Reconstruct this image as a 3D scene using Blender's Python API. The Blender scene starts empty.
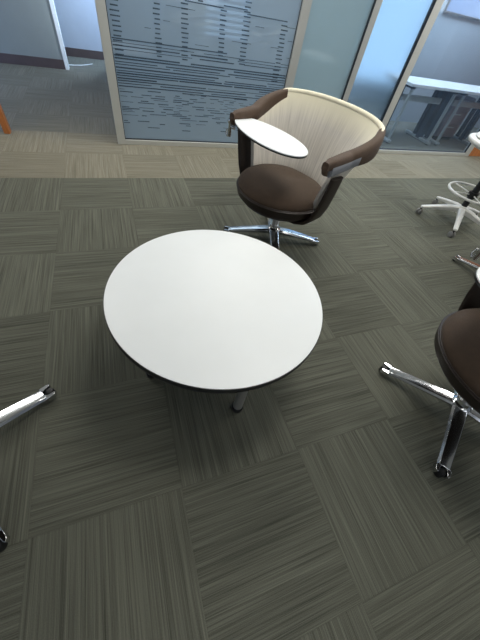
import bpy, bmesh, math, random
from mathutils import Vector, Matrix
random.seed(7)
C = bpy.context.scene.collection
PI = math.pi
R = math.radians

# ------------------------------------------------------------------ materials
def mat(name):
    m = bpy.data.materials.new(name); m.use_nodes = True
    nt = m.node_tree; nt.nodes.clear()
    out = nt.nodes.new('ShaderNodeOutputMaterial')
    return m, nt, out

def N(nt, kind, **kw):
    n = nt.nodes.new(kind)
    for k, v in kw.items():
        if k in n.inputs: n.inputs[k].default_value = v
        else: setattr(n, k, v)
    return n

def srgb(r, g, b):
    f = lambda c: (c/255/12.92) if c/255 <= .04045 else ((c/255+.055)/1.055)**2.4
    return (f(r), f(g), f(b), 1)

def simple(name, col, rough=.5, metal=0, bump=0, bscale=200, var=0.06, vscale=8, coat=0, sheen=0, stretch=(1,1,1)):
    m, nt, out = mat(name)
    b = N(nt, 'ShaderNodeBsdfPrincipled'); b.inputs['Roughness'].default_value = rough
    b.inputs['Metallic'].default_value = metal
    b.inputs['Coat Weight'].default_value = coat
    b.inputs['Sheen Weight'].default_value = sheen
    tc = N(nt, 'ShaderNodeTexCoord'); mp = N(nt, 'ShaderNodeMapping')
    mp.inputs['Scale'].default_value = stretch
    nt.links.new(tc.outputs['Object'], mp.inputs[0])
    nz = N(nt, 'ShaderNodeTexNoise', Scale=vscale, Detail=3.0)
    nt.links.new(mp.outputs[0], nz.inputs['Vector'])
    cr = N(nt, 'ShaderNodeValToRGB')
    cr.color_ramp.elements[0].position = .3; cr.color_ramp.elements[1].position = .7
    cr.color_ramp.elements[0].color = tuple(c*(1-var) for c in col[:3])+(1,)
    cr.color_ramp.elements[1].color = tuple(min(1, c*(1+var)) for c in col[:3])+(1,)
    nt.links.new(nz.outputs[0], cr.inputs[0]); nt.links.new(cr.outputs[0], b.inputs['Base Color'])
    if bump:
        n2 = N(nt, 'ShaderNodeTexNoise', Scale=bscale, Detail=2.0)
        nt.links.new(mp.outputs[0], n2.inputs['Vector'])
        bp = N(nt, 'ShaderNodeBump', Strength=bump, Distance=.002)
        nt.links.new(n2.outputs[0], bp.inputs['Height']); nt.links.new(bp.outputs[0], b.inputs['Normal'])
    nt.links.new(b.outputs[0], out.inputs[0])
    return m

M = {}
M['laminate'] = simple('white_laminate', srgb(232, 236, 238), .42, var=.01)
M['edge'] = simple('black_edge_band', srgb(26, 27, 30), .35)
M['black'] = simple('black_plastic', srgb(24, 24, 26), .45)
M['steel'] = simple('brushed_steel', srgb(205, 205, 205), .3, .85)
M['alu'] = simple('polished_aluminium', srgb(214, 216, 220), .14, 1, var=.03)
M['brown'] = simple('brown_upholstery', srgb(64, 48, 34), .85, bump=.5, bscale=500, var=.12, vscale=40, sheen=.08)
M['brown_shell'] = simple('dark_brown_plastic_shell', srgb(38, 27, 22), .5, var=.05)
M['armpad'] = simple('brown_arm_cover', srgb(74, 56, 42), .75, bump=.4, bscale=400, var=.1, vscale=40, sheen=.05)
M['grey_plastic'] = simple('grey_plastic', srgb(128, 131, 138), .4)
M['white_plastic'] = simple('white_plastic', srgb(222, 222, 218), .4)
M['caster'] = simple('grey_caster_plastic', srgb(120, 120, 118), .35)
M['frame'] = simple('satin_aluminium_frame', srgb(196, 197, 192), .45, .35, var=.03)
M['frame_grey'] = simple('satin_grey_frame', srgb(176, 178, 176), .45, .35, var=.03)
M['gasket'] = simple('dark_rubber_gasket', srgb(30, 36, 44), .6)
M['wall_grey'] = simple('painted_grey_wall', srgb(150, 155, 152), .9, bump=.15, bscale=300, var=.02)
M['wall_white'] = simple('painted_pale_wall', srgb(190, 198, 212), .9, bump=.15, bscale=300, var=.02)
M['wall_room'] = simple('painted_blue_grey_wall', srgb(164, 174, 182), .9, bump=.1, bscale=300, var=.02)
M['base'] = simple('dark_vinyl_baseboard', srgb(92, 78, 78), .55)
M['ceiling'] = simple('ceiling_tile', srgb(215, 215, 210), .95)
M['wood'] = simple('orange_wood_veneer', srgb(186, 116, 64), .45, var=.22, vscale=6, stretch=(8, 8, .6))
M['desk_dark'] = simple('dark_steel_leg', srgb(60, 66, 76), .35, .6)
M['desk_grey'] = simple('grey_steel_foot', srgb(172, 178, 176), .4, .3)
M['daylit_white'] = simple('white_daylit_edge', srgb(248, 250, 252), .3)  # white carries the daylight spill and the floor sun streak
M['reflection_slat'] = simple('pale_reflection_slat', srgb(160, 180, 210), .6)  # slats of the added panel that imitates blind reflections
M['strip'] = simple('polished_threshold', srgb(220, 226, 230), .25, .7)
M['board'] = simple('pale_blue_board', srgb(108, 136, 176), .5)
M['cabinet'] = simple('mauve_grey_cabinet', srgb(136, 126, 128), .6)

def knit():
    m, nt, out = mat('ribbed_beige_knit')
    b = N(nt, 'ShaderNodeBsdfPrincipled'); b.inputs['Roughness'].default_value = .85
    b.inputs['Sheen Weight'].default_value = .2
    uv = N(nt, 'ShaderNodeUVMap'); mp = N(nt, 'ShaderNodeMapping'); mp.inputs['Scale'].default_value = (110, 1.6, 1)
    nt.links.new(uv.outputs[0], mp.inputs[0])
    nz = N(nt, 'ShaderNodeTexNoise', Scale=1.0, Detail=3.0)
    nt.links.new(mp.outputs[0], nz.inputs['Vector'])
    cr = N(nt, 'ShaderNodeValToRGB')
    cr.color_ramp.elements[0].position = .32; cr.color_ramp.elements[0].color = srgb(196, 191, 184)
    cr.color_ramp.elements[1].position = .66; cr.color_ramp.elements[1].color = srgb(222, 217, 208)
    nt.links.new(nz.outputs[0], cr.inputs[0])
    sv = N(nt, 'ShaderNodeSeparateXYZ'); nt.links.new(uv.outputs[0], sv.inputs[0])
    mr = N(nt, 'ShaderNodeMapRange'); mr.inputs[1].default_value = .72; mr.inputs[2].default_value = .95; nt.links.new(sv.outputs[1], mr.inputs[0])
    mx = N(nt, 'ShaderNodeMix'); mx.data_type = 'RGBA'; nt.links.new(mr.outputs[0], mx.inputs[0]); nt.links.new(cr.outputs[0], mx.inputs[6]); mx.inputs[7].default_value = srgb(232, 226, 202)
    nt.links.new(mx.outputs[2], b.inputs['Base Color'])
    bp = N(nt, 'ShaderNodeBump', Strength=.2, Distance=.003)
    nt.links.new(nz.outputs[0], bp.inputs['Height']); nt.links.new(bp.outputs[0], b.inputs['Normal'])
    nt.links.new(b.outputs[0], out.inputs[0]); return m
M['knit'] = knit()
M['cream'] = simple('cream_knit_rim', srgb(232, 226, 202), .85, bump=.4, bscale=350, var=.04, vscale=30, sheen=.2)

def carpet():
    m, nt, out = mat('carpet_tiles')
    L = nt.links.new
    b = N(nt, 'ShaderNodeBsdfPrincipled'); b.inputs['Roughness'].default_value = .95
    b.inputs['Specular IOR Level'].default_value = .15
    tc = N(nt, 'ShaderNodeTexCoord'); sp = N(nt, 'ShaderNodeSeparateXYZ'); L(tc.outputs['Object'], sp.inputs[0])
    def math_(op, a, bb=None, c=None):
        n = N(nt, 'ShaderNodeMath', operation=op)
        for i, v in enumerate((a, bb, c)):
            if v is None: continue
            if hasattr(v, 'is_output'): L(v, n.inputs[i])
            else: n.inputs[i].default_value = v
        return n.outputs[0]
    x, y = sp.outputs[0], sp.outputs[1]
    ix = math_('FLOOR', math_('DIVIDE', x, .5)); iy = math_('FLOOR', math_('DIVIDE', math_('MULTIPLY', y, -1), .5))
    par = math_('FLOORED_MODULO', math_('ADD', ix, iy), 2)          # 1: lines run along Y
    # stripe coordinates
    def stripes(across, along, s1, s2, seed):
        cx = N(nt, 'ShaderNodeCombineXYZ')
        L(math_('MULTIPLY', across, s1), cx.inputs[0]); L(math_('MULTIPLY', along, s2), cx.inputs[1])
        L(math_('ADD', math_('MULTIPLY', ix, 3.7), math_('MULTIPLY', iy, 5.3+seed)), cx.inputs[2])
        n = N(nt, 'ShaderNodeTexNoise', Scale=1.0, Detail=2.0, Roughness=.6)
        L(cx.outputs[0], n.inputs['Vector']); return n.outputs[0]
    def mixv(a, bb):
        n = N(nt, 'ShaderNodeMix'); n.data_type = 'FLOAT'
        L(par, n.inputs[0]); L(a, n.inputs[2]); L(bb, n.inputs[3]); return n.outputs[0]
    fine = mixv(stripes(y, x, 330, 3.0, 0), stripes(x, y, 330, 3.0, 0))
    broad = mixv(stripes(y, x, 75, 1.0, 1), stripes(x, y, 75, 1.0, 1))
    wn = N(nt, 'ShaderNodeTexWhiteNoise'); cc = N(nt, 'ShaderNodeCombineXYZ'); L(ix, cc.inputs[0]); L(iy, cc.inputs[1]); L(cc.outputs[0], wn.inputs['Vector'])
    pile = N(nt, 'ShaderNodeTexNoise', Scale=420.0, Detail=1.0); L(tc.outputs['Object'], pile.inputs['Vector'])
    v = math_('ADD', math_('MULTIPLY', math_('SUBTRACT', fine, .5), 1.25), math_('MULTIPLY', math_('SUBTRACT', broad, .5), .75))
    v = math_('ADD', v, math_('MULTIPLY', math_('SUBTRACT', pile.outputs[0], .5), .55))
    v = math_('ADD', v, math_('MULTIPLY', math_('SUBTRACT', wn.outputs[0], .5), .10))
    v = math_('ADD', v, math_('MULTIPLY', math_('SUBTRACT', par, .5), .05))
    # faint joint line between tiles
    fx = math_('ABSOLUTE', math_('SUBTRACT', math_('FRACT', math_('DIVIDE', x, .5)), .5))
    fy = math_('ABSOLUTE', math_('SUBTRACT', math_('FRACT', math_('DIVIDE', y, .5)), .5))
    jt = math_('GREATER_THAN', math_('MAXIMUM', fx, fy), .494)
    v = math_('SUBTRACT', v, math_('MULTIPLY', jt, .05))
    v = math_('ADD', v, .5)
    def ramp(c0, c1):
        r = N(nt, 'ShaderNodeValToRGB'); r.color_ramp.elements[0].color = c0; r.color_ramp.elements[1].color = c1
        r.color_ramp.elements[0].position = .1; r.color_ramp.elements[1].position = .95
        L(v, r.inputs[0]); return r.outputs[0]
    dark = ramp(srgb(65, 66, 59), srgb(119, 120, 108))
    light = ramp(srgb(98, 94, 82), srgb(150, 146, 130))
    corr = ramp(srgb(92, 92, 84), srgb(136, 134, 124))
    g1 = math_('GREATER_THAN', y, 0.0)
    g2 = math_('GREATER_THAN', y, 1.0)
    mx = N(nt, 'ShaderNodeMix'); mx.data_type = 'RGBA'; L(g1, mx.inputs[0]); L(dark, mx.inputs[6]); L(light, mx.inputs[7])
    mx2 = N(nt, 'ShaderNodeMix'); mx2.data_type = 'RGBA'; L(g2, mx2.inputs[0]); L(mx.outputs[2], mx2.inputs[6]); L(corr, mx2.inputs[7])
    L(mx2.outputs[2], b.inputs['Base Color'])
    bp = N(nt, 'ShaderNodeBump', Strength=.5, Distance=.003); L(v, bp.inputs['Height']); L(bp.outputs[0], b.inputs['Normal'])
    L(b.outputs[0], out.inputs[0]); return m
M['carpet'] = carpet()

def film_glass(name, tint, film, filmcol, rough=.04, gloss=.14, transl=.5):
    """glass pane with an adhesive film: part clear, part scattering, with a mirror-like surface"""
    m, nt, out = mat(name); L = nt.links.new
    tr = N(nt, 'ShaderNodeBsdfTransparent', Color=tint)
    di = N(nt, 'ShaderNodeBsdfDiffuse', Color=filmcol); tl = N(nt, 'ShaderNodeBsdfTranslucent', Color=filmcol)
    mm = N(nt, 'ShaderNodeMixShader', Fac=transl); L(di.outputs[0], mm.inputs[1]); L(tl.outputs[0], mm.inputs[2])
    tc = N(nt, 'ShaderNodeTexCoord'); nz = N(nt, 'ShaderNodeTexNoise', Scale=2.5, Detail=3.0); L(tc.outputs['Object'], nz.inputs['Vector'])
    mr = N(nt, 'ShaderNodeMapRange'); mr.inputs['To Min'].default_value = max(0, film-.05); mr.inputs['To Max'].default_value = min(1, film+.05)
    L(nz.outputs[0], mr.inputs[0])
    m1 = N(nt, 'ShaderNodeMixShader'); L(mr.outputs[0], m1.inputs[0]); L(tr.outputs[0], m1.inputs[1]); L(mm.outputs[0], m1.inputs[2])
    gl = N(nt, 'ShaderNodeBsdfGlossy', Roughness=rough, Color=(.85, .93, 1, 1))
    lw = N(nt, 'ShaderNodeLayerWeight', Blend=.25); mr2 = N(nt, 'ShaderNodeMapRange'); mr2.inputs['To Min'].default_value = gloss*.6; mr2.inputs['To Max'].default_value = min(1, gloss*3)
    L(lw.outputs['Fresnel'], mr2.inputs[0])
    m2 = N(nt, 'ShaderNodeMixShader'); L(mr2.outputs[0], m2.inputs[0]); L(m1.outputs[0], m2.inputs[1]); L(gl.outputs[0], m2.inputs[2])
    L(m2.outputs[0], out.inputs[0]); return m
M['glass_line'] = film_glass('lined_film_glass', (.66, .72, .76, 1), .58, srgb(180, 194, 204), gloss=.10)
M['glass_frost'] = film_glass('frosted_film_glass', (.6, .7, .72, 1), .72, srgb(182, 200, 206), gloss=.08)
M['glass_clear'] = film_glass('clear_glass', (.84, .88, .92, 1), .06, srgb(150, 175, 205), gloss=.045)
def rough_glass():
    m, nt, out = mat('satin_blurring_glass'); L = nt.links.new
    g = N(nt, 'ShaderNodeBsdfGlass', Roughness=.2, IOR=1.4, Color=(.86, .93, 1, 1))
    d = N(nt, 'ShaderNodeBsdfTranslucent', Color=srgb(160, 172, 176))
    mx = N(nt, 'ShaderNodeMixShader', Fac=.2); L(g.outputs[0], mx.inputs[1]); L(d.outputs[0], mx.inputs[2]); L(mx.outputs[0], out.inputs[0]); return m
M['glass_rough'] = rough_glass()
def line_film():
    m, nt, out = mat('dark_film_line'); L = nt.links.new
    tr = N(nt, 'ShaderNodeBsdfTransparent'); d = N(nt, 'ShaderNodeBsdfDiffuse', Color=srgb(40, 56, 74))
    mx = N(nt, 'ShaderNodeMixShader', Fac=.45); L(tr.outputs[0], mx.inputs[1]); L(d.outputs[0], mx.inputs[2]); L(mx.outputs[0], out.inputs[0]); return m
M['film_line'] = line_film()
def emit(name, col, s):
    m, nt, out = mat(name); e = N(nt, 'ShaderNodeEmission', Color=col, Strength=s); nt.links.new(e.outputs[0], out.inputs[0]); return m
M['daylight'] = emit('daylight_outside', (.46, .72, 1, 1), 1.3)
M['reflection_glow'] = emit('blind_reflection_glow', (.5, .72, 1, 1), 1.6)  # glow of the panel imitating blind reflections
M['lamp'] = emit('ceiling_lamp_diffuser', (1, .97, .9, 1), 3.0)

# ------------------------------------------------------------------ mesh helpers
def link(name, bm, m, parent=None, smooth=True, mats=None, bevel=0, segs=2, angle=40):
    me = bpy.data.meshes.new(name); bmesh.ops.recalc_face_normals(bm, faces=bm.faces); bm.to_mesh(me); bm.free()
    for mm in (mats or [m]): me.materials.append(mm)
    o = bpy.data.objects.new(name, me); C.objects.link(o)
    if parent: o.parent = parent
    if smooth:
        for p in me.polygons: p.use_smooth = True
        try: me.set_sharp_from_angle(angle=R(angle))
        except Exception: pass
    if bevel:
        b = o.modifiers.new('bevel', 'BEVEL'); b.width = bevel; b.segments = segs; b.limit_method = 'ANGLE'; b.angle_limit = R(40)
    return o

def box(bm, x0, x1, y0, y1, z0, z1):
    vs = [bm.verts.new(p) for p in ((x0,y0,z0),(x1,y0,z0),(x1,y1,z0),(x0,y1,z0),(x0,y0,z1),(x1,y0,z1),(x1,y1,z1),(x0,y1,z1))]
    for f in ((0,1,2,3),(4,5,6,7),(0,1,5,4),(1,2,6,5),(2,3,7,6),(3,0,4,7)): bm.faces.new([vs[i] for i in f])

def lathe(bm, prof, n=48, cx=0, cy=0, f=None):
    rings = []
    for r, z in prof:
        if r < 1e-6:
            p = Vector((cx, cy, z)); rings.append([bm.verts.new(f(p) if f else p)])
        else:
            ring = []
            for k in range(n):
                a = 2*PI*k/n; p = Vector((cx+r*math.cos(a), cy+r*math.sin(a), z))
                ring.append(bm.verts.new(f(p) if f else p))
            rings.append(ring)
    for a, b in zip(rings, rings[1:]):
        for k in range(n):
            k2 = (k+1) % n
            if len(a) == 1 and len(b) == 1: continue
            if len(a) == 1: bm.faces.new((a[0], b[k], b[k2]))
            elif len(b) == 1: bm.faces.new((a[k], a[k2], b[0]))
            else: bm.faces.new((a[k], a[k2], b[k2], b[k]))

def tube(bm, pts, rad, n=12, closed=False, up=None):
    """rounded tube; rad may be a list of (w,h) or r per point"""
    pts = [Vector(p) for p in pts]; N_ = len(pts)
    rings = []
    for i, p in enumerate(pts):
        a = pts[(i-1) % N_] if (closed or i > 0) else p; b = pts[(i+1) % N_] if (closed or i < N_-1) else p
        t = (b-a).normalized()
        u = Vector(up) if up else Vector((0, 0, 1))
        if abs(t.dot(u)) > .97: u = Vector((1, 0, 0)) if not up else Vector((0, 1, 0))
        s = t.cross(u).normalized(); w = s.cross(t).normalized()
        r = rad[i] if isinstance(rad, list) else rad
        if not isinstance(r, tuple): r = (r, r)
        rings.append([bm.verts.new(p+s*(r[0]*math.cos(2*PI*k/n))+w*(r[1]*math.sin(2*PI*k/n))) for k in range(n)])
    m = N_ if closed else N_-1
    for i in range(m):
        a, b = rings[i], rings[(i+1) % N_]
        for k in range(n): bm.faces.new((a[k], a[(k+1) % n], b[(k+1) % n], b[k]))
    if not closed:
        bm.faces.new(rings[0]); bm.faces.new(rings[-1][::-1])

def loft(bm, secs, cap=True):
    rings = [[bm.verts.new(p) for p in s] for s in secs]; n = len(rings[0])
    for a, b in zip(rings, rings[1:]):
        for k in range(n): bm.faces.new((a[k], a[(k+1) % n], b[(k+1) % n], b[k]))
    if cap: bm.faces.new(rings[0]); bm.faces.new(rings[-1][::-1])

def extrude_poly(bm, poly, z0, z1, M4=None):
    T = M4 or Matrix.Identity(4)
    a = [bm.verts.new(T@Vector((x, y, z0))) for x, y in poly]; b = [bm.verts.new(T@Vector((x, y, z1))) for x, y in poly]
    n = len(poly); bm.faces.new(a); bm.faces.new(b[::-1])
    for k in range(n): bm.faces.new((a[k], a[(k+1) % n], b[(k+1) % n], b[k]))

def empty(name, loc=(0,0,0), rz=0):
    o = bpy.data.objects.new(name, None); C.objects.link(o); o.location = loc; o.rotation_euler = (0, 0, rz)
    o.empty_display_size = .1; return o
def tag(o, label, cat, group=None):
    o['label'] = label; o['category'] = cat
    if group: o['group'] = group
    return o
def struct(name, bm, m, smooth=False, **k):
    o = link(name, bm, m, None, smooth, **k); o['kind'] = 'structure'; return o
def sempty(name):
    o = empty(name); o['kind'] = 'structure'; return o
def bx(*b):
    bm = bmesh.new(); box(bm, *b); return bm
def copy_tree(o, parent=None):
    c = o.copy(); C.objects.link(c)
    if parent: c.parent = parent
    for ch in list(o.children): copy_tree(ch, c)
    return c

# ------------------------------------------------------------------ setting
struct('floor', bx(-5, 12, -6.6, 6, -.05, 0), M['carpet'])
struct('wall_right', bx(12, 12.1, -6.6, 6, 0, 2.75), M['wall_white'])
struct('wall_back', bx(-5, 12, -6.7, -6.6, 0, 2.75), M['wall_white'])
struct('ceiling', bx(-5, 12, -6.6, 6, 2.75, 2.85), M['ceiling'])
# corridor at the far left
struct('wall_corridor', bx(-5, -.11, 3.57, 3.69, 0, 2.75), M['wall_grey'])
struct('baseboard_corridor', bx(-5, -.112, 3.555, 3.57, 0, .11), M['base'])
struct('wall_far', bx(-5, 12, 4.52, 4.62, 0, 2.75), M['wall_white'])
struct('baseboard_far', bx(-5, 4.0, 4.505, 4.52, 0, .11), M['base'])
struct('trim_1', bx(-.11, -.065, 3.55, 3.70, 0, 2.6), M['daylit_white'])                    # edge of the wall opening, whitened for the daylight spill on it
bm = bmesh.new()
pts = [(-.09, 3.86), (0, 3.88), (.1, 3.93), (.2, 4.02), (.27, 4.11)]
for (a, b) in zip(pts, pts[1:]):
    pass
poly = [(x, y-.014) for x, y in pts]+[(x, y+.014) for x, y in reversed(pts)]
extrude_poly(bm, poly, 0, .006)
struct('trim_2', bm, M['daylit_white'])                                                         # curved white strip standing in for a streak of sunlight on the floor
# meeting room behind the glass
struct('wall_meeting', bx(.52, 4.9, 3.57, 3.69, 0, 2.75), M['wall_room'])
struct('wall_meeting_sill', bx(4.9, 6.6, 3.57, 3.69, 0, .32), M['wall_room'])
struct('wall_meeting_right', bx(5.25, 12, 2.3, 2.42, 0, 2.75), M['wall_room'])
struct('wall_meeting_right_back', bx(6.6, 12, 3.57, 3.69, 0, 2.75), M['wall_room'])
w = sempty('window_7')  # glowing slatted panel added to imitate blind reflections in the glass
link('window_glass', bx(2.05, 2.75, 3.55, 3.558, .6, 1.9), M['reflection_glow'], w, False)  # glowing sheet of that added panel
bm = bmesh.new(); z = .60
while z < 1.9:
    box(bm, 2.03, 2.77, 3.535, 3.545, z, z+.034); z += .068
link('reflection_slats', bm, M['reflection_slat'], w, False)
struct('wall_divider', bx(.48, .54, .83, 3.57, 0, 2.75), M['wall_white'])
w = sempty('window_1')
link('window_glass', bx(4.9, 6.6, 3.64, 3.65, .32, 2.75), M['daylight'], w, False)
link('window_frame', bx(4.9, 6.6, 3.56, 3.6, .30, .34), M['frame_grey'], w, False)

# glass partition: front face at y = .74
def pane_unit(n, x0, x1, glass, gasket_left=True, low=.045, xr=None):
    d = sempty('window_%d' % n)
    link('glass', bx(x0, x1, .766, .776, low, 2.7), glass, d, False)
    g = bmesh.new()
    box(g, x0, x0+.006, .757, .785, low, 2.7); box(g, x0, x1, .757, .785, low, low+.008)
    box(g, x1-.003, x1, .757, .785, low, 2.7)
    link('gasket', g, M['gasket'], d, False)
    return d
P1 = pane_unit(2, .545, 2.225, M['glass_line'])
P2 = pane_unit(3, 2.315, 2.985, M['glass_frost'])
P3 = pane_unit(4, 3.06, 3.69, M['glass_rough'])
P4 = pane_unit(5, 3.79, 5.59, M['glass_clear'])
for i, (a, b, k, mm) in enumerate([(.47, .545, 1, 'frame'), (2.225, 2.315, 1, 'frame_grey'), (2.985, 3.06, 1, 'frame_grey'), (3.69, 3.79, 1, 'frame'), (5.59, 5.68, 1, 'frame')]):
    struct('trim_%d' % (3+i), bx(a, b, .74, .80, 0, 2.75), M[mm], bevel=.003)
struct('trim_8', bx(.545, 5.59, .742, .80, 0, .045), M['frame'], bevel=.003)
# gap lines of the door between the mullions
struct('trim_9', bx(3.684, 3.69, .738, .79, .045, 2.7), M['gasket'])
struct('trim_10', bx(2.980, 2.986, .738, .79, .045, 2.7), M['gasket'])
# wood panels at both ends of the partition
struct('trim_11', bx(5.68, 8.5, .76, .82, .0, 2.4), M['wood'], bevel=.003)
struct('trim_12', bx(-.535, -.485, .90, .97, 0, 2.4), M['wood'], bevel=.003)
struct('trim_13', bx(-.64, -.575, .80, .86, 0, 2.4), M['frame_grey'], bevel=.003)
struct('wall_left', bx(-5, -.64, .80, .9, 0, 2.75), M['wall_white'])

# line pattern on the first pane: skyline made of short dashes and long thin lines
def pattern():
    bm = bmesh.new(); rnd = random.Random(3)
    Y0, Y1 = .7635, .7648
    def dash(x, z, w, h=.006):
        x0 = max(.556, x-w/2); x1 = min(2.215, x+w/2)
        if x1 > x0: box(bm, x0, x1, Y0, Y1, z-h/2, z+h/2)
    # ladder columns of the skyline, (x, z bottom, z top, width)
    for x, za, zb, w_ in [(.605, .70, 1.75, .075), (.935, .72, 1.25, .055), (1.165, .72, 1.25, .065), (1.50, .78, 1.075, .06), (1.72, .74, 1.45, .07), (2.10, .64, 1.07, .07), (1.30, 1.1, 1.6, .05)]:
        z = za
        while z < zb:
            dash(x+rnd.uniform(-.005, .005), z, w_*rnd.uniform(.75, 1.05), .0085); z += .029
    # roof lines
    for x0, x1, z in [(1.165, 1.50, 1.085), (1.72, 2.12, 1.075), (.60, .935, 1.27), (1.50, 1.72, 1.10)]:
        dash((x0+x1)/2, z, x1-x0, .007)
    # long lines, denser lower down
    z = .80
    while z > .46:
        x = .55
        while x < 2.22:
            L_ = rnd.uniform(.25, 1.1)
            if rnd.random() < .86: dash(x+L_/2, z, L_, rnd.choice((.004, .006, .008, .010)))
            x += L_+rnd.uniform(.01, .12)
        z -= rnd.uniform(.014, .024)
    # short broken dashes fading towards the floor
    z = .46
    while z > .13:
        dens = (z-.10)/.36
        x = .56
        while x < 2.2:
            L_ = rnd.uniform(.03, .16)
            if rnd.random() < .22+.5*dens: dash(x+L_/2, z, L_, rnd.choice((.003, .005, .006)))
            x += L_+rnd.uniform(.02, .10)
        z -= rnd.uniform(.012, .02)
    # faint long lines above
    z = .83
    while z < 1.7:
        x = .55
        while x < 2.2:
            L_ = rnd.uniform(.05, .25)
            if rnd.random() < .10: dash(x+L_/2, z, L_, .003)
            x += L_+.05
        z += .03
    return bm
link('dash_pattern', pattern(), M['film_line'], P1, False)

# ------------------------------------------------------------------ things in the meeting room
def make_desk():
    t = empty('training_table')
    link('tabletop', bx(0, 1.0, 0, .6, .69, .722), M['laminate'], t, bevel=.004)
    for x in (.09, .91):
        lg = bmesh.new(); box(lg, x-.035, x+.035, .24, .32, .03, .67); box(lg, x-.022, x+.022, .37, .42, .03, .67)
        link('leg', lg, M['desk_dark'], t, False)
        fl = bmesh.new(); box(fl, x-.014, x+.014, .05, .085, .04, .67); link('folding_strut', fl, M['desk_grey'], t, False)
        ft = bmesh.new(); box(ft, x-.03, x+.03, .02, .58, .012, .05)
        link('foot', ft, M['desk_grey'], t, bevel=.008)
        for y in (.06, .54):
            g = bmesh.new(); lathe(g, [(0, 0), (.02, 0), (.02, .014), (0, .014)], 12, x, y); link('glide', g, M['black'], t)
        sb = bmesh.new(); box(sb, x-.03, x+.03, .05, .55, .66, .69); link('top_bracket', sb, M['desk_dark'], t, False)
    link('crossbar', bx(.125, .875, .20, .235, .50, .57), M['desk_grey'], t, False)
    return t
d = make_desk(); d.location = (4.26, 1.1, 0)
tag(d, 'white-topped table behind glass, its left end hidden by the door mullion', 'table', 'training tables in the glass room')
d2 = copy_tree(d); d2.location = (5.28, 1.1, 0)
d2['label'] = 'white-topped table behind glass at the right, a mauve grey pedestal under it'
b = empty('whiteboard', (5.36, 2.3, 0))
link('board_surface', bx(.02, 2.2, -.022, -.005, 1.42, 2.5), M['board'], b, False)
fb = bmesh.new(); box(fb, 0, 2.22, -.03, 0, 1.40, 1.42); box(fb, 0, .02, -.03, 0, 1.42, 2.5); box(fb, 2.2, 2.22, -.03, 0, 1.42, 2.5); box(fb, 0, 2.22, -.03, 0, 2.5, 2.52)
link('frame', fb, M['desk_dark'], b, False)
tag(b, 'pale blue board with dark bottom edge on the wall behind the clear glass pane', 'board')
cb = empty('drawer_pedestal', (5.56, 1.42, 0))
link('body', bx(0, .42, 0, .46, .05, .60), M['cabinet'], cb, bevel=.004)
for k in (0, 1, 2):
    dr = link('drawer', bx(.008, .412, -.016, 0, .06+k*.18, .232+k*.18), M['cabinet'], cb, bevel=.003)
    link('handle', bx(.14, .28, -.028, -.016, .19+k*.18, .205+k*.18), M['desk_grey'], dr, False)
link('plinth', bx(.02, .40, .02, .48, 0, .05), M['black'], cb, False)
tag(cb, 'low mauve grey drawer pedestal under the white table in the glass room', 'cabinet')

# ------------------------------------------------------------------ round table
TX, TY = .787, -1.87
def make_table():
    t = empty('round_table', (TX, TY, 0)); r = .466; zt = .38
    bm = bmesh.new(); lathe(bm, [(0, zt-.004), (r-.003, zt-.004), (r-.003, zt-.0006), (r-.0038, zt), (0, zt)], 128)
    link('tabletop', bm, M['laminate'], t, angle=30)
    bm = bmesh.new(); lathe(bm, [(0, zt-.031), (r-.006, zt-.031), (r-.001, zt-.029), (r+.0005, zt-.022), (r+.0005, zt-.004), (r-.001, zt-.0012), (r-.003, zt-.0012), (r-.003, zt-.0045), (0, zt-.0045)], 128)
    link('edge_band', bm, M['edge'], t, angle=35)
    for a in (-88, 20, 92, 200):
        rl = .352 if a == 200 else .385; x, y = rl*math.cos(R(a)), rl*math.sin(R(a))
        bm = bmesh.new(); lathe(bm, [(0, .02), (.0215, .02), (.0215, zt-.034), (0, zt-.034)], 32, x, y)
        lg = link('leg', bm, M['steel'], t)
        bm = bmesh.new(); lathe(bm, [(0, 0), (.024, 0), (.0265, .004), (.0265, .018), (.0215, .026), (0, .026)], 32, x, y)
        link('foot', bm, M['black'], lg)
        bm = bmesh.new(); lathe(bm, [(0, zt-.036), (.05, zt-.036), (.05, zt-.026), (0, zt-.026)], 32, x, y)
        link('mounting_plate', bm, M['black'], lg)
    return t
tag(make_table(), 'low round white table with black edge standing on the carpet in the middle', 'table')

# ------------------------------------------------------------------ lounge chair
def superellipse(a, b, n, e=2.4):
    out = []
    for k in range(n):
        t = 2*PI*k/n; c, s = math.cos(t), math.sin(t)
        out.append((a*math.copysign(abs(c)**(2/e), c), b*math.copysign(abs(s)**(2/e), s)))
    return out

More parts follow.
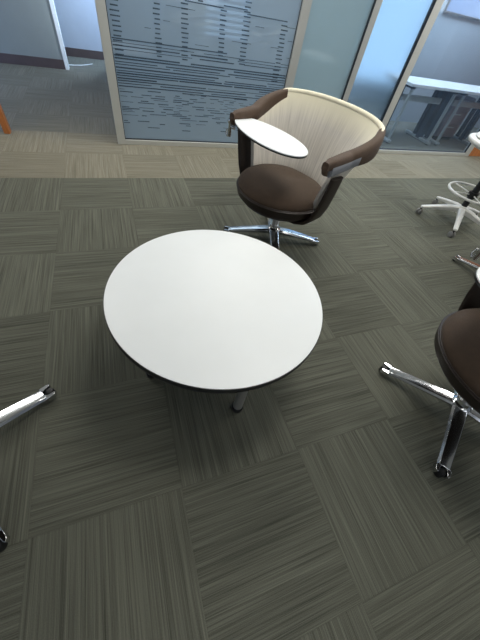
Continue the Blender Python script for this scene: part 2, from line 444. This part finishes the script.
def star_base(parent, rot, L=.375):
    bm = bmesh.new()
    lathe(bm, [(0, .055), (.04, .055), (.052, .07), (.052, .088), (.046, .10), (.034, .108), (.030, .125), (0, .125)], 32)
    hub = link('base_hub', bm, M['alu'], parent)
    for k in range(4):
        a = rot+PI/2*k; T = Matrix.Rotation(a, 4, 'Z'); secs = []
        for s, w_, zt, zb in [(.03, .037, .100, .060), (.07, .037, .096, .058), (.14, .035, .084, .050), (.24, .032, .066, .038), (.31, .030, .052, .028), (L-.034, .030, .045, .020)]:
            # flat crowned top, tapering underside
            sec = [(s, -w_, zt-.012), (s, -w_*.72, zt-.001), (s, 0, zt+.001), (s, w_*.72, zt-.001), (s, w_, zt-.012), (s, w_*.6, zb), (s, -w_*.6, zb)]
            secs.append([T@Vector(p) for p in sec])
        bm = bmesh.new(); loft(bm, secs)
        for sg in (-1, 1):   # fork around the glide
            pts = [(L-.038, sg*.031), (L-.038, sg*.008), (L-.020, sg*.016), (L-.002, sg*.018), (L+.003, sg*.023), (L-.008, sg*.031)]
            extrude_poly(bm, pts, .016, .043, T)
        arm = link('base_arm', bm, M['alu'], parent, angle=35, bevel=.0015, segs=2)
        bm = bmesh.new(); c = T@Vector((L-.012, 0, 0))
        lathe(bm, [(0, 0), (.014, 0), (.017, .003), (.017, .028), (.013, .038), (0, .040)], 20, c.x, c.y)
        link('glide', bm, M['black'], arm)

def back_pt(u, v, off=0.0):
    """u -1..1 round the sitter, v 0..1 upward; off = outward offset"""
    phi = u*R(100); t = abs(u)
    q = min(1, max(0, (t-.55)/.40))
    top = .856-.02*(t/.6)**2-.075*q
    bot = .37+.03*t**2
    z = bot+(top-bot)*v
    rt = .372+.07*math.sin(phi*1.5)**2
    k = max(0, (z-.36)/.50)**1.35
    rr = .268+(rt-.268)*k+off
    return Vector((rr*math.sin(phi), rr*math.cos(phi), z))

def make_chair(baserot, tablet=True):
    t = empty('lounge_chair')
    star_base(t, baserot)
    bm = bmesh.new(); lathe(bm, [(0, .06), (.026, .06), (.026, .24), (.040, .25), (.040, .275), (0, .275)], 32)
    link('column', bm, M['steel'], t)
    # seat shell: shallow bowl
    bm = bmesh.new()
    lathe(bm, [(0, .268), (.10, .268), (.19, .285), (.255, .315), (.295, .355), (.308, .398), (.300, .404), (.283, .372), (.24, .350), (0, .350)], 64, 0, -.03)
    link('seat_shell', bm, M['brown_shell'], t, angle=60)
    # cushion, slightly saddle shaped
    def sh(p):
        x, y = p.x, p.y
        top = max(0, (p.z-.39)/.07)
        p = p.copy(); p.z += -.012*top*math.exp(-((y+.10)/.10)**2*0-(x/.09)**2-((y-.12)/.13)**2)*1.8
        p.z -= .018*max(0, (-y-.12)/.2)**2*top
        return p
    prof = [(0, .345), (.22, .345), (.262, .352), (.284, .368), (.292, .388), (.288, .408), (.272, .428), (.245, .443), (.20, .453), (.15, .458), (.09, .460), (.04, .461), (0, .461)]
    bm = bmesh.new(); lathe(bm, prof, 72, 0, -.04, sh)
    bmesh.ops.translate(bm, verts=bm.verts, vec=(0, 0, .02)); cu = link('seat_cushion', bm, M['brown'], t, angle=80)
    pts = []
    for k in range(72):
        a = 2*PI*k/72; pts.append((.293*math.cos(a), -.04+.293*math.sin(a), .403))
    bm = bmesh.new(); tube(bm, pts, .004, 8, closed=True); link('piping', bm, M['brown_shell'], cu)
    # wraparound back, inner and outer skin
    nu, nv = 64, 20; bm = bmesh.new(); uvl = bm.loops.layers.uv.new('UVMap')
    grid = {}
    for s, off in ((0, 0), (1, .022)):
        for i in range(nu+1):
            for j in range(nv+1):
                grid[s, i, j] = bm.verts.new(back_pt(-1+2*i/nu, j/nv, off))
    def quad(vs, uvs):
        f = bm.faces.new(vs)
        for l, q in zip(f.loops, uvs): l[uvl].uv = q
    for s in (0, 1):
        for i in range(nu):
            for j in range(nv):
                ids = ((i, j), (i+1, j), (i+1, j+1), (i, j+1))
                quad([grid[s, a, b_] for a, b_ in ids], [(a/nu, b_/nv) for a, b_ in ids])
    for i in range(nu):
        for j in (0, nv): quad([grid[0, i, j], grid[0, i+1, j], grid[1, i+1, j], grid[1, i, j]], [(i/nu, j/nv)]*4)
    for j in range(nv):
        for i in (0, nu): quad([grid[0, i, j], grid[0, i, j+1], grid[1, i, j+1], grid[1, i, j]], [(i/nu, j/nv)]*4)
    bk = link('backrest', bm, M['knit'], t, angle=60)
    bm = bmesh.new(); pts = [back_pt(-.70+1.40*k/60, 1, .011) for k in range(61)]
    rad = [(.015, .015)]*61
    tube(bm, pts, rad, 14); link('back_rim', bm, M['cream'], bk, angle=60)
    # hoop under the seat that rises to the arms
    for sg in (-1, 1):
        path = [(.02, .262), (.14, .27), (.22, .288), (.28, .318), (.325, .372), (.350, .44), (.366, .52), (.378, .60), (.384, .645)]
        secs = []
        for i, (x, z) in enumerate(path):
            a = path[max(0, i-1)]; b_ = path[min(len(path)-1, i+1)]
            tx, tz = b_[0]-a[0], b_[1]-a[1]; l_ = math.hypot(tx, tz); nx, nz = tz/l_, -tx/l_
            th = .013; hw = .072-.018*i/8; yc = -.02-.06*(i/8)
            sec = []
            for (c, s) in superellipse(hw, th, 16, 3.5): sec.append(Vector((sg*(x+nx*s), yc+c, z+nz*s)))
            secs.append(sec)
        bm = bmesh.new(); loft(bm, secs); link('arm_upright', bm, M['brown_shell'], t, angle=50)
        # padded arm: sleeve that wraps the back edge and tapers to the tip, nose turned down
        secs = []; NS = 26
        for i in range(NS+1):
            q = i/NS
            if q < .58:
                u = sg*(.56+.37*(q/.58)); pt = back_pt(u, 1, .011); zt = pt.z+.014+.029*q; c = Vector((pt.x, pt.y, 0))
            else:
                e = back_pt(sg*.93, 1, .011); q2 = (q-.58)/.42
                c = Vector((e.x+sg*(-.004*q2), e.y-.195*q2, 0)); zt = e.z+.031-.022*q2
            hh = .068-.042*min(1, q/.85)
            ww = .025+.010*math.sin(PI*min(1, q))
            if q > .93: hh *= .85; ww *= .8; zt -= .006
            secs.append((c, zt, hh, ww))
        rings = []; side = []
        for i, (c, zt, hh, ww) in enumerate(secs):
            a = secs[max(0, i-1)][0]; b_ = secs[min(NS, i+1)][0]; tg = (b_-a).normalized(); s_ = Vector((tg.y, -tg.x, 0))
            if s_.x*sg < 0: s_ = -s_
            rings.append([c+s_*px+Vector((0, 0, zt-hh+pz)) for px, pz in superellipse(ww, hh, 24, 3.0)])
            if 12 <= i <= NS-2: side.append([c+s_*(.004+px)+Vector((0, 0, zt-.024-.030+pz)) for px, pz in superellipse(ww-.002, .030, 16, 4)])
        bm = bmesh.new(); loft(bm, rings)
        c, zt, hh, ww = secs[-2]   # turned-down nose
        nose = []
        for k in range(7):
            w_ = k/6; nose.append([Vector((c.x+px, c.y+.004-.012*math.sin(PI*w_)+py, zt-.012-.055*w_)) for px, py in superellipse(ww*(1-.25*w_), .016*(1-.2*w_), 16, 2.6)])
        loft(bm, nose)
        arm = link('armrest', bm, M['armpad'], t, angle=60)
        bm = bmesh.new(); loft(bm, side); link('arm_panel', bm, M['grey_plastic'], arm, angle=50)
        e = secs[-3][0]
        if sg < 0 and tablet:
            bm = bmesh.new(); px, py = e.x-.035, e.y-.01
            lathe(bm, [(0, .60), (.011, .60), (.011, .67), (.016, .674), (.016, .688), (0, .688)], 20, px, py)
            tube(bm, [(e.x, e.y, .655), (px, py, .655)], .009, 10)
            tube(bm, [(px, py, .61), (px-.012, py-.006, .60), (px-.02, py-.01, .615), (px-.016, py-.008, .64)], .005, 8)
            link('tablet_hinge', bm, M['alu'], arm, angle=60)
    if tablet:
        # oval tablet, egg shaped
        cxy, ang, a_, b_ = TAB
        poly = []
        for k in range(64):
            tt = 2*PI*k/64; xx = a_*math.cos(tt); yy = b_*math.sin(tt)*(1+.10*math.cos(tt))
            poly.append((cxy[0]+xx*math.cos(ang)-yy*math.sin(ang), cxy[1]+xx*math.sin(ang)+yy*math.cos(ang)))
        bm = bmesh.new(); tube(bm, [(-.425, -.185, .68), (-.40, -.19, .692), (-.28, -.185, .695), (cxy[0], cxy[1], .695)], .007, 10)
        link('tablet_arm', bm, M['alu'], t, angle=60)
        bm = bmesh.new(); extrude_poly(bm, poly, .7065, .711); tb = link('tablet', bm, M['laminate'], t, angle=30)
        inner = [(cxy[0]+(x-cxy[0])*1.006, cxy[1]+(y-cxy[1])*1.006) for x, y in poly]
        bm = bmesh.new(); extrude_poly(bm, inner, .699, .7066); link('tablet_edge', bm, M['edge'], tb, angle=30)
    return t

TAB = ((-.086, -.168), R(-7.5), .300, .142)
c1rot = R(-67)
ch = make_chair(R(49)); ch.location = (1.487, -1.014, 0); ch.rotation_euler.z = c1rot
tag(ch, 'brown and beige swivel lounge chair behind the round table, whole chair visible', 'chair', 'tablet arm lounge chairs')
def place(loc, rot, label, base_world, lift=0, tabrot=None):
    c = copy_tree(ch); c.location = loc; c.rotation_euler.z = rot; c['label'] = label
    for k in c.children:
        if k.name.startswith(('base_hub', 'base_arm')): k.rotation_euler.z = base_world-R(49)-rot
        else: k.location.z += lift
        if tabrot is not None and k.name.split('.')[0] == 'tablet':
            p = Vector((TAB[0][0], TAB[0][1], 0)); sh_ = Vector((-.035, .055, 0))
            k.matrix_local = Matrix.Translation(Vector((0, 0, lift))+sh_) @ Matrix.Translation(p) @ Matrix.Rotation(tabrot, 4, 'Z') @ Matrix.Translation(-p)
    return c
place((1.858, -2.553, 0), R(-114), 'brown lounge chair cut off by the right edge, front right of the round table', R(36.6), .03, R(-70))
place((-.266, -2.188, 0), R(90), 'chair at the left edge, only its polished base arm showing beside the round table', R(32.5), .10)
place((3.09, -1.85, 0), R(-80), 'brown chair at the right edge between the white stool base and the near chair', R(12), .03)

# ------------------------------------------------------------------ white drafting stool
def caster(parent, x, y, a):
    e = bmesh.new(); r_ = .026
    T = Matrix.Translation((x, y, r_)) @ Matrix.Rotation(a, 4, 'Z') @ Matrix.Rotation(PI/2, 4, 'X')
    for s in (-1, 1):
        prof = [(0, s*.006), (r_*.9, s*.006), (r_, s*.009), (r_, s*.019), (r_*.8, s*.022), (0, s*.022)]
        lathe(e, prof, 24, f=lambda p: T@p)
    o = link('caster', e, M['caster'], parent, angle=40)
    h = bmesh.new(); tube(h, [(x, y, r_), (x, y, .075)], .008, 10); link('stem', h, M['black'], o)
def make_stool():
    t = empty('drafting_stool')
    bm = bmesh.new(); lathe(bm, [(0, .10), (.036, .10), (.042, .13), (.040, .165), (.03, .175), (0, .175)], 32); link('base_hub', bm, M['white_plastic'], t)
    for k in range(5):
        T = Matrix.Rotation(2*PI*k/5, 4, 'Z'); secs = []
        for s, w_, zt, zb in [(.02, .024, .165, .11), (.10, .022, .155, .105), (.22, .019, .125, .09), (.335, .017, .092, .066), (.36, .014, .085, .068)]:
            w_ *= 1.25; secs.append([T@Vector(p) for p in [(s, -w_, zt-.01), (s, -w_*.6, zt), (s, w_*.6, zt), (s, w_, zt-.01), (s, w_*.7, zb), (s, -w_*.7, zb)]])
        bm = bmesh.new(); loft(bm, secs); link('base_arm', bm, M['white_plastic'], t, angle=35, bevel=.002)
        c = T@Vector((.35, 0, 0)); caster(t, c.x, c.y, 2*PI*k/5+.6)
    bm = bmesh.new(); lathe(bm, [(0, .17), (.028, .17), (.028, .42), (.018, .42), (.018, .63), (0, .63)], 32); link('column', bm, M['black'], t)
    bm = bmesh.new(); tube(bm, [(.225*math.cos(2*PI*k/48), .225*math.sin(2*PI*k/48), .295) for k in range(48)], .011, 12, closed=True)
    for k in range(5):
        a = 2*PI*k/5+.3; tube(bm, [(.03*math.cos(a), .03*math.sin(a), .285), (.222*math.cos(a), .222*math.sin(a), .295)], .0055, 8)
    link('foot_ring', bm, M['white_plastic'], t, angle=50)
    bm = bmesh.new(); lathe(bm, [(.018, .265), (.044, .265), (.044, .31), (.018, .31)], 24); link('ring_clamp', bm, M['black'], t)
    bm = bmesh.new(); lathe(bm, [(0, .63), (.14, .63), (.24, .645), (.282, .665), (.292, .682), (.288, .694), (.27, .70), (0, .70)], 64, .03, -.02); link('seat_shell', bm, M['white_plastic'], t, angle=60)
    bm = bmesh.new(); lathe(bm, [(0, .70), (.235, .70), (.25, .712), (.235, .730), (.17, .742), (0, .745)], 48, .03, -.02); link('seat_cushion', bm, M['white_plastic'], t, angle=60)
    return t
s = make_stool(); s.location = (3.55, -.95, 0); s.rotation_euler.z = R(149)
tag(s, 'white five-star drafting stool with foot ring and casters at the right edge', 'stool')

# ------------------------------------------------------------------ ceiling lamps, daylight and added fill lights
def area(name, loc, rot, sx, sy, power, col):
    l = bpy.data.lights.new(name, 'AREA'); l.shape = 'RECTANGLE'; l.size = sx; l.size_y = sy; l.energy = power; l.color = col
    o = bpy.data.objects.new(name, l); C.objects.link(o); o.location = loc; o.rotation_euler = rot; return o
for i, (x, y, p) in enumerate([(-.6, .9, 24), (1.8, .9, 25), (4.2, .9, 25), (1.8, -.9, 24), (4.4, -.9, 29), (2.9, -2.6, 6)]):
    area('ceiling_light', (x, y-.5, 2.74), (0, 0, 0), 1.2, .6, p, (1, .97, .90))
area('corridor_daylight', (-2.6, 2.3, .8), (R(50), 0, R(-90)), .8, 1.0, 24, (.22, .50, 1))
area('corridor_light', (-1.2, 2.2, 2.7), (0, 0, 0), 1.2, .6, 12, (1, .92, .82))
area('far_wall_fill', (1.4, 4.0, 1.5), (R(90), 0, R(50)), .6, .8, 42, (.55, .75, 1))  # unseen light added to brighten the far wall
area('room_daylight', (5.6, 1.55, 2.7), (0, 0, 0), 2.4, .8, 75, (.70, .85, 1))
area('room_light', (1.6, 2.4, 2.7), (0, 0, 0), 1.8, 1.2, 50, (.80, .90, 1))
area('window_daylight', (9.5, -3.0, 2.05), (R(80), 0, R(70)), 4, 1.1, 50, (.92, .96, 1))
area('rear_fill', (1.0, -6.5, 1.5), (R(90), 0, 0), 5, 1.6, 24, (.92, .96, 1))  # added fill behind the camera for reflections and the table leg
area('rear_ceiling_light', (1.0, -5.4, 2.74), (0, 0, 0), 1.2, .6, 6, (1, .97, .9))
area('trim_edge_fill', (.40, 3.25, 1.2), (R(90), 0, R(65)), .12, 1.6, 7, (.72, .88, 1))  # added strip light, brightens the white trim like daylight spill

w = bpy.data.worlds.new('world'); bpy.context.scene.world = w; w.use_nodes = True
nt = w.node_tree; bg = nt.nodes['Background']
tc = nt.nodes.new('ShaderNodeTexCoord'); sp = nt.nodes.new('ShaderNodeSeparateXYZ'); cr = nt.nodes.new('ShaderNodeValToRGB')
cr.color_ramp.elements[0].position = .45; cr.color_ramp.elements[0].color = (.12, .12, .11, 1)
cr.color_ramp.elements[1].position = .6; cr.color_ramp.elements[1].color = (.75, .85, 1, 1)
mr = nt.nodes.new('ShaderNodeMapRange'); mr.inputs[1].default_value = -1; mr.inputs[2].default_value = 1
nt.links.new(tc.outputs['Generated'], sp.inputs[0]); nt.links.new(sp.outputs[2], mr.inputs[0]); nt.links.new(mr.outputs[0], cr.inputs[0]); nt.links.new(cr.outputs[0], bg.inputs[0])
bg.inputs[1].default_value = .5

# ------------------------------------------------------------------ camera
cd = bpy.data.cameras.new('camera'); cam = bpy.data.objects.new('camera', cd); C.objects.link(cam)
cd.sensor_fit = 'HORIZONTAL'; cd.sensor_width = 36; cd.lens = 283.93/480*36; cd.clip_start = .02
Mx = Matrix.Rotation(-.490898, 4, 'Z') @ Matrix.Rotation(.710081, 4, 'X') @ Matrix.Rotation(.22353, 4, 'Z')
cam.matrix_world = Matrix.Translation((.47313, -2.70571, 1.25107)) @ Mx
sc = bpy.context.scene; sc.camera = cam
sc.view_settings.view_transform = 'Standard'; sc.view_settings.look = 'None'; sc.view_settings.gamma = 1; sc.view_settings.use_curve_mapping = False
sc.view_settings.exposure = .32
sc.cycles.max_bounces = 10; sc.cycles.transparent_max_bounces = 16
